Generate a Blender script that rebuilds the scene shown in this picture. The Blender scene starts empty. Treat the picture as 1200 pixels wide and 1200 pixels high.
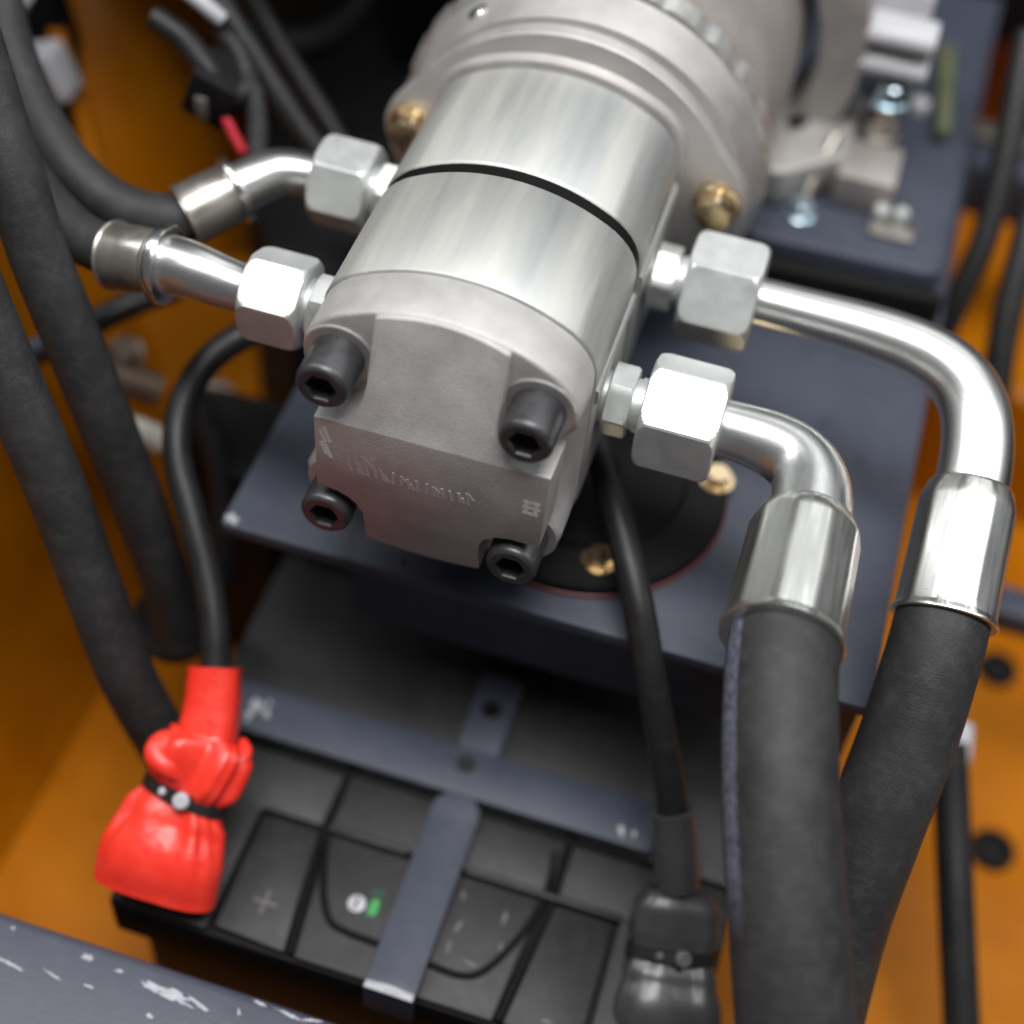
import bpy, bmesh, math, random
from mathutils import Vector, Matrix
random.seed(7)
scene = bpy.context.scene
K = 0.001                      # everything below is written in millimetres

# ------------------------------------------------------------------ camera
cam = bpy.data.cameras.new("camera")
camo = bpy.data.objects.new("camera", cam)
scene.collection.objects.link(camo)
scene.camera = camo
CAM_R, CAM_U, CAM_F = (0.954392, 0.289597, 0.07259), (-0.267041, 0.719305, 0.641318), (-0.13351, 0.631453, -0.763834)
camo.matrix_world = Matrix(((CAM_R[0], CAM_U[0], -CAM_F[0], 0.0958),
                            (CAM_R[1], CAM_U[1], -CAM_F[1], -0.31931),
                            (CAM_R[2], CAM_U[2], -CAM_F[2], 0.37108),
                            (0, 0, 0, 1)))
cam.sensor_width = 36.0
cam.lens = 55.418
cam.clip_start = 0.01
cam.clip_end = 20
cam.dof.use_dof = True
cam.dof.focus_distance = 0.497
cam.dof.aperture_fstop = 3.0
scene.render.resolution_x = scene.render.resolution_y = 1024

# ------------------------------------------------------------------ light
w = bpy.data.worlds.new("World"); scene.world = w; w.use_nodes = True
bg = w.node_tree.nodes["Background"]
bg.inputs[0].default_value = (0.93, 0.97, 1.0, 1); bg.inputs[1].default_value = 0.10

def area(name, loc, target, sx, sy, power, col=(1, 1, 1)):
    l = bpy.data.lights.new(name, 'AREA'); l.shape = 'RECTANGLE'
    l.size, l.size_y, l.energy, l.color = sx, sy, power, col
    o = bpy.data.objects.new(name, l); scene.collection.objects.link(o)
    o.location = loc
    o.rotation_euler = (Vector(target) - Vector(loc)).to_track_quat('-Z', 'Y').to_euler()
    return o
area("hall_lamp", (0.12, -0.22, 1.9), (0.03, 0.05, 0), 1.2, 0.8, 46, (1, 0.99, 0.97))
area("rear_fill_light", (0.5, 1.7, 1.9), (0.03, 0.05, 0), 1.6, 0.7, 6, (0.96, 0.985, 1))  # added fill from behind to lighten the pump's upper faces
area("hall_strip_lamp", (-1.3, 0.1, 1.7), (0, 0.05, 0), 0.3, 1.4, 15, (0.97, 0.985, 1))
area("hall_strip_lamp", (1.5, 0.45, 1.6), (0, 0.05, 0), 0.3, 1.4, 13, (0.96, 0.98, 1))
scene.view_settings.view_transform = 'Standard'
scene.view_settings.look = 'None'
scene.view_settings.exposure = 0.0
scene.view_settings.gamma = 1.0

# ------------------------------------------------------------------ materials
def nodes_of(name):
    m = bpy.data.materials.new(name); m.use_nodes = True
    nt = m.node_tree
    return m, nt, nt.nodes["Principled BSDF"]
def N(nt, t, **kw):
    n = nt.nodes.new(t)
    for k, v in kw.items():
        if k in n.inputs: n.inputs[k].default_value = v
        else: setattr(n, k, v)
    return n
def surf(name, col, metal=0.0, rough=0.5, var=0.12, vscale=60, bump=0.15, bscale=900, rvar=0.1,
         stretch=None, col2=None, dust=0.0, chips=None, coat=0.0, spec=0.5, rmin=0.05):
    """colour with soft mottling, fine relief and uneven gloss; optional dust film and bare-metal chips"""
    m, nt, b = nodes_of(name)
    L = nt.links.new
    tc = N(nt, 'ShaderNodeTexCoord')
    mp = N(nt, 'ShaderNodeMapping'); L(tc.outputs['Object'], mp.inputs[0])
    if stretch: mp.inputs['Scale'].default_value = stretch
    n1 = N(nt, 'ShaderNodeTexNoise', Scale=vscale, Detail=5.0, Roughness=0.62); L(mp.outputs[0], n1.inputs['Vector'])
    n2 = N(nt, 'ShaderNodeTexNoise', Scale=bscale, Detail=3.0, Roughness=0.6); L(mp.outputs[0], n2.inputs['Vector'])
    ra = N(nt, 'ShaderNodeMapRange'); L(n1.outputs[0], ra.inputs[0])
    ra.inputs[1].default_value, ra.inputs[2].default_value = 0.3, 0.7
    mix = N(nt, 'ShaderNodeMix', data_type='RGBA'); L(ra.outputs[0], mix.inputs[0])
    lo = tuple(c*(1-var) for c in col); hi = col2 or tuple(min(1, c*(1+var)) for c in col)
    mix.inputs[6].default_value = (*lo, 1); mix.inputs[7].default_value = (*hi, 1)
    cout = mix.outputs[2]
    rr = N(nt, 'ShaderNodeMapRange'); L(n1.outputs[0], rr.inputs[0])
    rr.inputs[1].default_value, rr.inputs[2].default_value = 0.25, 0.75
    rr.inputs[3].default_value, rr.inputs[4].default_value = max(rmin, rough-rvar), min(1, rough+rvar)
    rout = rr.outputs[0]; mout = None
    if dust:
        n3 = N(nt, 'ShaderNodeTexNoise', Scale=140.0, Detail=8.0, Roughness=0.7); L(tc.outputs['Object'], n3.inputs['Vector'])
        d = N(nt, 'ShaderNodeMapRange'); L(n3.outputs[0], d.inputs[0])
        d.inputs[1].default_value, d.inputs[2].default_value, d.inputs[4].default_value = 0.48, 0.78, dust
        mx = N(nt, 'ShaderNodeMix', data_type='RGBA'); L(d.outputs[0], mx.inputs[0]); L(cout, mx.inputs[6])
        mx.inputs[7].default_value = (0.33, 0.31, 0.28, 1); cout = mx.outputs[2]
    if chips:
        cs, thr = chips
        n4 = N(nt, 'ShaderNodeTexNoise', Scale=cs, Detail=6.0, Roughness=0.65); L(tc.outputs['Object'], n4.inputs['Vector'])
        d = N(nt, 'ShaderNodeMapRange'); L(n4.outputs[0], d.inputs[0])
        d.inputs[1].default_value, d.inputs[2].default_value = thr, thr+0.03
        mx = N(nt, 'ShaderNodeMix', data_type='RGBA'); L(d.outputs[0], mx.inputs[0]); L(cout, mx.inputs[6])
        mx.inputs[7].default_value = (0.5, 0.5, 0.54, 1); cout = mx.outputs[2]
    L(cout, b.inputs['Base Color']); L(rout, b.inputs['Roughness'])
    b.inputs['Metallic'].default_value = metal
    b.inputs['Coat Weight'].default_value = coat
    b.inputs['Coat Roughness'].default_value = 0.12
    b.inputs['Specular IOR Level'].default_value = spec
    if bump:
        bp = N(nt, 'ShaderNodeBump', Strength=bump, Distance=0.0004); L(n2.outputs[0], bp.inputs['Height'])
        L(bp.outputs[0], b.inputs['Normal'])
    return m

M = {}
M['cast'] = surf('cast_aluminium', (0.50, 0.49, 0.485), 0.5, 0.52, 0.12, 70, 0.6, 1500, 0.06)
M['extr'] = surf('machined_aluminium', (0.43, 0.45, 0.455), 0.75, 0.54, 0.09, 45, 0.14, 900, 0.12, stretch=(1, 0.10, 1), col2=(0.60, 0.59, 0.55))
M['flange'] = surf('turned_aluminium', (0.56, 0.54, 0.53), 0.7, 0.50, 0.10, 50, 0.15, 1100, 0.06)
M['motor'] = surf('motor_aluminium', (0.42, 0.385, 0.36), 0.6, 0.5, 0.10, 40, 0.2, 800, 0.08)
M['zinc'] = surf('zinc_plating', (0.80, 0.81, 0.80), 1.0, 0.24, 0.07, 70, 0.08, 700, 0.07)
M['nut'] = surf('satin_zinc_plating', (0.72, 0.74, 0.73), 0.75, 0.46, 0.08, 120, 0.10, 1500, 0.08)
M['ferrule'] = surf('crimped_zinc_plating', (0.78, 0.79, 0.77), 1.0, 0.22, 0.10, 60, 0.06, 700, 0.08, stretch=(1, 0.3, 0.6))
M['oldzinc'] = surf('dull_yellow_zinc', (0.40, 0.37, 0.33), 0.9, 0.38, 0.10, 90, 0.1, 800, 0.08)
M['gold'] = surf('yellow_passivated_zinc', (0.95, 0.74, 0.38), 1.0, 0.28, 0.2, 260, 0.08, 900, 0.08, col2=(0.92, 0.72, 0.52))
M['black_steel'] = surf('blackened_steel', (0.085, 0.085, 0.09), 0.7, 0.38, 0.15, 150, 0.12, 1200, 0.08)
M['socket'] = surf('socket_steel', (0.02, 0.022, 0.03), 0.5, 0.3, 0.15, 150, 0.1, 1200, 0.08)
M['rubber'] = surf('hose_rubber', (0.026, 0.026, 0.028), 0, 0.60, 0.25, 40, 0.45, 1300, 0.12, dust=0.09, spec=0.4)
M['cable'] = surf('cable_jacket', (0.014, 0.014, 0.015), 0, 0.46, 0.15, 80, 0.10, 700, 0.08, dust=0.04, spec=0.35)
M['plastic'] = surf('battery_plastic', (0.011, 0.011, 0.012), 0, 0.52, 0.15, 120, 0.25, 2200, 0.06, dust=0.05)
M['groove'] = surf('groove_plastic', (0.005, 0.005, 0.0055), 0, 0.6, 0.1, 120, 0.1, 1200, 0.05, spec=0.15)
M['plastic_and_shade'] = surf('black_plastic_and_shade', (0.006, 0.006, 0.0065), 0, 0.65, 0.2, 60, 0.2, 700, 0.1, spec=0.2)  # real black parts, and the black fills that stand in for shade
M['pvc'] = surf('smoky_pvc', (0.050, 0.048, 0.051), 0, 0.32, 0.2, 60, 0.25, 200, 0.08, coat=0.2)
M['red'] = surf('red_pvc', (0.80, 0.028, 0.016), 0, 0.33, 0.06, 70, 0.9, 170, 0.07, col2=(0.86, 0.05, 0.03))
M['redring'] = surf('red_gasket', (0.13, 0.010, 0.016), 0, 0.5, 0.1, 90, 0.1, 700, 0.05)
M['paint'] = surf('slate_paint', (0.046, 0.053, 0.078), 0, 0.46, 0.10, 30, 0.25, 900, 0.08, dust=0.07, spec=0.35)
M['paintchip'] = surf('chipped_slate_paint', (0.054, 0.061, 0.086), 0, 0.42, 0.09, 40, 0.25, 700, 0.07, dust=0.05, chips=(95, 0.86))
M['bare'] = surf('bare_chipped_steel', (0.40, 0.40, 0.44), 0.2, 0.4, 0.15, 300, 0.3, 900, 0.1)
M['orange'] = surf('orange_paint', (0.41, 0.122, 0.001), 0, 0.34, 0.16, 14, 0.18, 240, 0.06, col2=(0.46, 0.148, 0.002), spec=0.20)
M['white'] = surf('white_ink', (0.72, 0.71, 0.70), 0, 0.5, 0.1, 400, 0.2, 900, 0.05)
M['greyink'] = surf('grey_moulded_mark', (0.12, 0.115, 0.11), 0, 0.5, 0.1, 300, 0.1, 900, 0.05)
M['green'] = surf('green_ink', (0.045, 0.30, 0.07), 0, 0.4, 0.2, 300, 0.1, 900, 0.05)
M['moss'] = surf('olive_paint', (0.10, 0.11, 0.055), 0, 0.5, 0.15, 90, 0.1, 600, 0.05)
M['lightgrey'] = surf('pale_grey_plastic', (0.48, 0.48, 0.51), 0, 0.42, 0.06, 60, 0.1, 700, 0.05)
M['cream'] = surf('cream_plastic', (0.62, 0.59, 0.52), 0, 0.45, 0.08, 60, 0.1, 700, 0.05)
M['bluezinc'] = surf('blue_passivated_zinc', (0.55, 0.68, 0.74), 1.0, 0.22, 0.15, 200, 0.05, 900, 0.06)
M['ground'] = surf('dark_concrete', (0.035, 0.034, 0.033), 0, 0.8, 0.2, 30, 0.3, 300, 0.1)
M['castpale'] = surf('polished_cast_lettering', (0.56, 0.55, 0.545), 0.4, 0.5, 0.08, 90, 0.2, 1500, 0.06)
M['brownpipe'] = surf('stained_pipe', (0.16, 0.115, 0.085), 0.3, 0.5, 0.2, 90, 0.2, 600, 0.08)
M['rim'] = surf('milled_aluminium', (0.78, 0.77, 0.75), 0.8, 0.36, 0.08, 120, 0.1, 900, 0.08)
M['ferruledull'] = surf('weathered_zinc_sleeve', (0.46, 0.43, 0.39), 0.9, 0.36, 0.12, 90, 0.1, 800, 0.1)
M['greendark'] = surf('dark_green_ink', (0.012, 0.05, 0.03), 0, 0.4, 0.2, 300, 0.1, 900, 0.05)
M['bracket'] = surf('cast_bracket', (0.40, 0.385, 0.37), 0.4, 0.5, 0.1, 60, 0.25, 700, 0.06)
M['redwire'] = surf('red_wire_jacket', (0.55, 0.03, 0.05), 0, 0.4, 0.1, 100, 0.05, 700, 0.05)

def hose_material(name, u0, du, colr):
    """rubber with a worn printed lay line running along the hose (u around, v along)"""
    m = M['rubber'].copy(); m.name = name
    nt = m.node_tree; L = nt.links.new
    b = nt.nodes["Principled BSDF"]
    old = b.inputs['Base Color'].links[0].from_socket
    uv = N(nt, 'ShaderNodeUVMap'); sp = N(nt, 'ShaderNodeSeparateXYZ'); L(uv.outputs[0], sp.inputs[0])
    s = N(nt, 'ShaderNodeMath', operation='SUBTRACT'); L(sp.outputs[0], s.inputs[0]); s.inputs[1].default_value = u0
    a = N(nt, 'ShaderNodeMath', operation='ABSOLUTE'); L(s.outputs[0], a.inputs[0])
    lt = N(nt, 'ShaderNodeMapRange'); L(a.outputs[0], lt.inputs[0])
    lt.inputs[1].default_value, lt.inputs[2].default_value = du, du*0.75
    mp = N(nt, 'ShaderNodeMapping'); L(uv.outputs[0], mp.inputs[0]); mp.inputs['Scale'].default_value = (110, 55, 1)
    n = N(nt, 'ShaderNodeTexNoise', Scale=1.0, Detail=6.0, Roughness=0.7); L(mp.outputs[0], n.inputs['Vector'])
    r = N(nt, 'ShaderNodeMapRange'); L(n.outputs[0], r.inputs[0])
    r.inputs[1].default_value, r.inputs[2].default_value = 0.40, 0.60
    mu = N(nt, 'ShaderNodeMath', operation='MULTIPLY'); L(lt.outputs[0], mu.inputs[0]); L(r.outputs[0], mu.inputs[1])
    mv = N(nt, 'ShaderNodeMapRange'); L(sp.outputs[1], mv.inputs[0])
    mv.inputs[1].default_value, mv.inputs[2].default_value = 0.62, 0.50
    mu2 = N(nt, 'ShaderNodeMath', operation='MULTIPLY'); L(mu.outputs[0], mu2.inputs[0]); L(mv.outputs[0], mu2.inputs[1])
    mx = N(nt, 'ShaderNodeMix', data_type='RGBA'); L(mu2.outputs[0], mx.inputs[0]); L(old, mx.inputs[6])
    mx.inputs[7].default_value = (*colr, 1)
    L(mx.outputs[2], b.inputs['Base Color'])
    return m
def streaked(name, src, lo, hi, rlo, rhi, us, vs):
    """drawn-metal streaks that follow the part's length"""
    m = M[src].copy(); m.name = name; nt = m.node_tree; L = nt.links.new; b = nt.nodes["Principled BSDF"]
    uv = N(nt, 'ShaderNodeUVMap'); mp = N(nt, 'ShaderNodeMapping'); L(uv.outputs[0], mp.inputs[0]); mp.inputs['Scale'].default_value = (us, vs, 1)
    n = N(nt, 'ShaderNodeTexNoise', Scale=1.0, Detail=5.0, Roughness=0.65); L(mp.outputs[0], n.inputs['Vector'])
    c = N(nt, 'ShaderNodeMapRange'); L(n.outputs[0], c.inputs[0]); c.inputs[1].default_value, c.inputs[2].default_value = 0.32, 0.68
    mx = N(nt, 'ShaderNodeMix', data_type='RGBA'); L(c.outputs[0], mx.inputs[0]); mx.inputs[6].default_value = (*lo, 1); mx.inputs[7].default_value = (*hi, 1)
    L(mx.outputs[2], b.inputs['Base Color'])
    r = N(nt, 'ShaderNodeMapRange'); L(n.outputs[0], r.inputs[0]); r.inputs[1].default_value, r.inputs[2].default_value = 0.3, 0.7
    r.inputs[3].default_value, r.inputs[4].default_value = rhi, rlo
    L(r.outputs[0], b.inputs['Roughness']); return m
M['tube'] = streaked('drawn_zinc_tube', 'zinc', (0.66, 0.67, 0.66), (0.86, 0.87, 0.85), 0.26, 0.42, 14, 3)
M['sleeve'] = streaked('crimped_zinc_sleeve', 'zinc', (0.55, 0.56, 0.54), (0.86, 0.86, 0.82), 0.24, 0.44, 46, 1.6)
def wrapped(m):
    """faint cross-wise wrap marks of the cloth the hose was cured in"""
    nt = m.node_tree; L = nt.links.new; b = nt.nodes["Principled BSDF"]; bp = [n for n in nt.nodes if n.type == 'BUMP'][0]
    uv = N(nt, 'ShaderNodeUVMap'); mp = N(nt, 'ShaderNodeMapping'); L(uv.outputs[0], mp.inputs[0]); mp.inputs['Scale'].default_value = (1.6, 95, 1); mp.inputs['Rotation'].default_value = (0, 0, 0.004)
    n = N(nt, 'ShaderNodeTexNoise', Scale=1.0, Detail=4.0, Roughness=0.6); L(mp.outputs[0], n.inputs['Vector'])
    b2 = N(nt, 'ShaderNodeBump', Strength=0.22, Distance=0.0006); L(n.outputs[0], b2.inputs['Height']); L(bp.outputs[0], b2.inputs['Normal']); L(b2.outputs[0], b.inputs['Normal'])
wrapped(M['rubber'])
M['rubber_print'] = hose_material('hose_rubber_with_worn_lay_line', 0.055, 0.042, (0.19, 0.21, 0.29))

# ------------------------------------------------------------------ mesh helpers
def V(*a): return Vector(a[0] if len(a) == 1 else a)
class MB:
    def __init__(self): self.v, self.f, self.uv = [], [], {}
    def add(self, verts, faces, uvs=None):
        o = len(self.v); self.v += [Vector(x) for x in verts]
        for i, fc in enumerate(faces):
            if uvs: self.uv[len(self.f)] = uvs[i]
            self.f.append([j+o for j in fc])
        return self
def link(name, mb, mat, parent=None, origin=None, smooth=35, bevel=0, bseg=2, label=None):
    """mb vertices are world millimetres; the object sits at its thing's origin"""
    if origin is None: origin = Vector(parent['_o']) if parent else Vector((0, 0, 0))
    origin = Vector(origin)
    me = bpy.data.meshes.new(name)
    bm = bmesh.new()
    vs = [bm.verts.new((p-origin)*K) for p in mb.v]
    uvl = bm.loops.layers.uv.new('UVMap') if mb.uv else None
    for i, fc in enumerate(mb.f):
        try: f = bm.faces.new([vs[j] for j in fc])
        except ValueError: continue
        if uvl and i in mb.uv:
            for lp, uv in zip(f.loops, mb.uv[i]): lp[uvl].uv = uv
    bmesh.ops.recalc_face_normals(bm, faces=bm.faces)
    if bevel:
        es = [e for e in bm.edges if len(e.link_faces) == 2 and e.calc_face_angle(0) > math.radians(30)]
        bmesh.ops.bevel(bm, geom=es, offset=bevel*K, segments=bseg, profile=0.5, affect='EDGES', clamp_overlap=True)
    bm.to_mesh(me); bm.free()
    me.materials.append(M[mat])
    if smooth:
        for p in me.polygons: p.use_smooth = True
        me.set_sharp_from_angle(angle=math.radians(smooth))
    o = bpy.data.objects.new(name, me); scene.collection.objects.link(o)
    if parent: o.parent = parent; o['_o'] = parent['_o']
    else: o.location = origin*K; o['_o'] = tuple(origin)
    if label: o['label'] = label
    return o
def thing(name, label, cat, origin, group=None):
    o = bpy.data.objects.new(name, None); scene.collection.objects.link(o)
    o.empty_display_size = 0.01
    o.location = Vector(origin)*K; o['_o'] = tuple(origin)
    o['label'] = label; o['category'] = cat
    if group: o['group'] = group
    return o
def tag(o, label, cat, group=None):
    o['label'] = label; o['category'] = cat
    if group: o['group'] = group
    return o
def structure(o): o['kind'] = 'structure'; return o

def frame_of(d):
    d = Vector(d).normalized()
    ref = Vector((0, 0, 1)) if abs(d.z) < 0.9 else Vector((0, 1, 0))
    a = d.cross(ref).normalized(); b = a.cross(d).normalized()
    return a, b, d
def revolve(mb, p0, d, prof, segs=32, phi=0.0, cap=True):
    """prof: (t, r) round ring or (t, apothem, corner_cap) hexagonal ring"""
    a, b, d = frame_of(d); p0 = Vector(p0)
    vs, fs = [], []
    for pr in prof:
        for k in range(segs):
            th = 2*math.pi*k/segs
            if len(pr) == 3:
                q = ((th-phi) % (math.pi/3)) - math.pi/6
                r = min(pr[1]/math.cos(q), pr[2])
            else: r = pr[1]
            vs.append(p0 + d*pr[0] + (a*math.cos(th)+b*math.sin(th))*r)
    n = len(prof)
    for i in range(n-1):
        for k in range(segs):
            k2 = (k+1) % segs
            fs.append([i*segs+k, i*segs+k2, (i+1)*segs+k2, (i+1)*segs+k])
    if cap:
        fs.append(list(range(segs))[::-1]); fs.append([(n-1)*segs+k for k in range(segs)])
    return mb.add(vs, fs)
def catmull(pts, n=8):
    P = [Vector(p) for p in pts]
    P = [P[0]*2-P[1]] + P + [P[-1]*2-P[-2]]
    out = []
    for i in range(1, len(P)-2):
        p0, p1, p2, p3 = P[i-1:i+3]
        for k in range(n):
            t = k/n
            out.append(0.5*((2*p1)+(p2-p0)*t+(2*p0-5*p1+4*p2-p3)*t*t+(3*p1-p0-3*p2+p3)*t**3))
    out.append(P[-2]); return out
def sweep(mb, pts, rad, segs=24, n=8, up=(0, 0, 1), cap=True, spline=True, squash=1.0):
    c = catmull(pts, n) if spline else [Vector(p) for p in pts]
    m = len(c)
    if not callable(rad):
        rr = rad if isinstance(rad, (list, tuple)) else [rad, rad]
        def rad(t, rr=rr):
            x = t*(len(rr)-1); i = min(int(x), len(rr)-2); return rr[i]+(rr[i+1]-rr[i])*(x-i)
    L = [0]
    for i in range(1, m): L.append(L[-1]+(c[i]-c[i-1]).length)
    t0 = (c[1]-c[0]).normalized(); a = t0.cross(Vector(up)).normalized()
    vs, fs, uvs = [], [], []
    for i in range(m):
        t = (c[min(i+1, m-1)]-c[max(i-1, 0)]).normalized()
        a = (a - t*a.dot(t)).normalized(); b = a.cross(t)
        r = rad(L[i]/L[-1])
        for k in range(segs):
            th = 2*math.pi*k/segs
            vs.append(c[i] + (a*math.cos(th) + b*math.sin(th)*squash)*r)
    for i in range(m-1):
        for k in range(segs):
            k2 = (k+1) % segs
            fs.append([i*segs+k, i*segs+k2, (i+1)*segs+k2, (i+1)*segs+k])
            uvs.append([(k/segs, L[i]/L[-1]), ((k+1)/segs, L[i]/L[-1]), ((k+1)/segs, L[i+1]/L[-1]), (k/segs, L[i+1]/L[-1])])
    if cap:
        z = [(0, 0)]*segs
        fs += [list(range(segs))[::-1], [(m-1)*segs+k for k in range(segs)]]; uvs += [z, z]
    return mb.add(vs, fs, uvs)
def box(mb, x0, x1, y0, y1, z0, z1, rot=None, piv=None):
    vs = [Vector((x, y, z)) for x in (x0, x1) for y in (y0, y1) for z in (z0, z1)]
    if rot: 
        pv = Vector(piv); vs = [rot @ (q-pv) + pv for q in vs]
    return mb.add(vs, [[0, 1, 3, 2], [4, 6, 7, 5], [0, 4, 5, 1], [2, 3, 7, 6], [0, 2, 6, 4], [1, 5, 7, 3]])
def prism(mb, pts, lo, hi, axis='z'):
    """extrude a 2-D outline: axis z -> (x, y), axis y -> (x, z), axis x -> (y, z)"""
    def pt(p, h):
        return {'z': (p[0], p[1], h), 'y': (p[0], h, p[1]), 'x': (h, p[0], p[1])}[axis]
    n = len(pts)
    vs = [pt(p, lo) for p in pts] + [pt(p, hi) for p in pts]
    fs = [list(range(n))[::-1], list(range(n, 2*n))] + [[i, (i+1) % n, n+(i+1) % n, n+i] for i in range(n)]
    return mb.add(vs, fs)
def rounded(pts, rads, n=5):
    """round the corners of a 2-D polygon"""
    out = []; m = len(pts)
    for i in range(m):
        p, q, s = Vector(pts[i-1]), Vector(pts[i]), Vector(pts[(i+1) % m])
        r = rads[i] if isinstance(rads, (list, tuple)) else rads
        if r <= 0: out.append(tuple(q)); continue
        u, v = (p-q).normalized(), (s-q).normalized()
        d = min(r, (p-q).length*0.49, (s-q).length*0.49)
        for k in range(n+1):
            t = k/n
            out.append(tuple((q+u*d)*(1-t)**2 + q*2*t*(1-t) + (q+v*d)*t*t))
    return out
def blob(mb, cx, cy, z, r, n=11, sx=1.0, sy=1.0, ang=0.0, h=0.35):
    """an irregular flake lying on a horizontal face"""
    pts = []
    for k in range(n):
        th = 2*math.pi*k/n; q = r*random.uniform(0.4, 1.15)
        x, y = math.cos(th)*q*sx, math.sin(th)*q*sy
        pts.append((cx+x*math.cos(ang)-y*math.sin(ang), cy+x*math.sin(ang)+y*math.cos(ang)))
    return prism(mb, pts, z-0.3, z+h)

# ================================================================== SETTING
# orange tub: floor, leaning left wall, back wall
mb = MB(); box(mb, -1500, 1500, -1200, 1500, -426, -420)
structure(link('ground', mb, 'ground', smooth=0))
mb = MB(); box(mb, -288, 420, -500, 465, -276, -270)
structure(link('floor', mb, 'orange', smooth=0))
WALL = [(-168, -269), (-174, -258), (-190, -215), (-225, -60), (-232, -40), (-238, -40), (-240, -56), (-205, -265)]
mb = MB(); prism(mb, rounded(WALL, [0, 12, 20, 20, 3, 3, 10, 0]), -430, 175, 'y')
wall_left = structure(link('wall_left', mb, 'orange', smooth=50))
for (p, r) in (((-192.0, 20.8, -211.56), 4.5), ((-183.0, 24.97, -254.86), 3.6)):
    mb = MB(); revolve(mb, V(p) + V(-2.5, 0, -1), (0.92, 0, 0.38), [(0, r*1.3), (1.2, r*1.2), (1.5, r), (0.4, r*0.6)], 20)
    link('plug', mb, 'brownpipe', wall_left)  # brown disc stands in for the dark shading inside a wall dimple
mb = MB(); box(mb, -1400, 1400, 470, 480, -420, 200)
structure(link('wall_back', mb, 'plastic_and_shade', smooth=0))  # coloured black to stand in for the darkness deep in the bay
mb = MB(); prism(mb, rounded([(300, -269.6), (462, -269.6), (462, -185), (304, -185)], [0, 0, 0, 8]), 166, 420, 'x')
structure(link('floor_step', mb, 'orange', smooth=40))
mb = MB(); box(mb, 158, 420, 463, 468, -184.6, 10)
structure(link('wall_right', mb, 'orange', smooth=0))

# ================================================================== BASE PLATE
PZ = -75.0
plate = thing('mounting_plate', 'flat slate grey steel plate below the silver pump, its bare left corner chipped', 'plate', (40, 100, PZ-6))
mb = MB()
prism(mb, rounded([(-80.5, 7.5), (159, 8), (159, 430), (-80.5, 430)], [3, 3, 3, 3]), PZ-6, PZ)
link('top_sheet', mb, 'paint', plate, bevel=0.9)
mb = MB(); box(mb, -34, 158.5, 22, 26, -128, PZ-6.2)
link('front_skirt', mb, 'paint', plate, bevel=0.6)
mb = MB(); blob(mb, -77.0, 10.6, PZ, 4.2, 13, 1.1, 0.8, -0.5, 0.3)
link('paint_chip', mb, 'bare', plate, label='bright bare metal chip at the plate corner')
for (px, r) in (((122.61, 136.32, -75.0), 4.0), ((138.54, 121.98, -75.0), 2.4), ((116.66, 111.39, -75.0), 2.0), ((-12.65, 12.64, -75.0), 1.8)):
    mb = MB(); revolve(mb, (px[0], px[1], PZ), (0, 0, 1), [(0, r), (0.25, r), (0.7, r*0.5)], 14)
    link('weld_spot', mb, 'paint', plate)

# round rubber coupling cover let into the plate, red gasket, yellow bolts
disc = thing('coupling_cover', 'black round cover with red gasket edge and brassy bolts under the pump', 'cover', (40, 72, PZ))
mb = MB(); revolve(mb, (40, 72, PZ+0.3), (0, 0, 1), [(0, 53.9), (1.3, 53.9), (1.6, 53.4)], 72); link('gasket', mb, 'redring', disc)
mb = MB(); revolve(mb, (40, 72, PZ+1.9), (0, 0, 1), [(0, 53.2), (3.0, 53.2), (4.2, 52), (4.6, 40), (5.2, 38), (8, 36), (8.4, 20)], 72)
link('cover_dish', mb, 'plastic_and_shade', disc)
for k, (x, y) in enumerate(((55, 33), (87, 85.5), (80, 54), (12, 42))):
    mb = MB(); z = PZ+6.3
    revolve(mb, (x, y, z), (0, 0, 1), [(0, 6.6), (1.2, 6.6)], 24)
    revolve(mb, (x, y, z+1.2), (0, 0, 1), [(0, 4.3, 9), (3.2, 4.3, 4.9), (4.0, 4.3, 4.3)], 24, phi=k*0.4)
    if k != 2: link('cover_bolt', mb, 'gold', disc)

# riser block behind on the right, carries the motor foot
riser = thing('riser_block', 'slate grey raised block behind the pump on the right with a nut on top', 'block', (108, 300, PZ))
mb = MB(); prism(mb, rounded([(70, 203), (152, 206), (156, 430), (66, 430)], [4, 9, 3, 3]), PZ+0.4, -45)
link('block', mb, 'paint', riser, bevel=2.5, bseg=3)
mb = MB(); prism(mb, rounded([(58, 192), (155, 197), (155, 203), (58, 203)], 2), PZ+0.3, -51); link('dark_gap_block', mb, 'plastic_and_shade', riser, bevel=1.5)  # black block stands in for the dark gap under the riser front
mb = MB(); box(mb, 57, 69, 203.5, 222, PZ+0.3, -42); link('dark_gap_filler', mb, 'plastic_and_shade', riser, bevel=3)  # black filler painted in for the shaded gap between motor and riser
for (x, y) in ((121.58, 227.8), (129.75, 228.72)):
    mb = MB(); revolve(mb, (x, y, -45), (0, 0, 1), [(0, 3.4), (9, 3.4), (10, 2.6)], 16); link('stud', mb, 'nut', riser)
mb = MB(); box(mb, 127.0-9, 127.0+10, 225.6-6, 225.6+7, -44.9, -42.5)
link('washer_plate', mb, 'oldzinc', riser, bevel=0.8)

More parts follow.
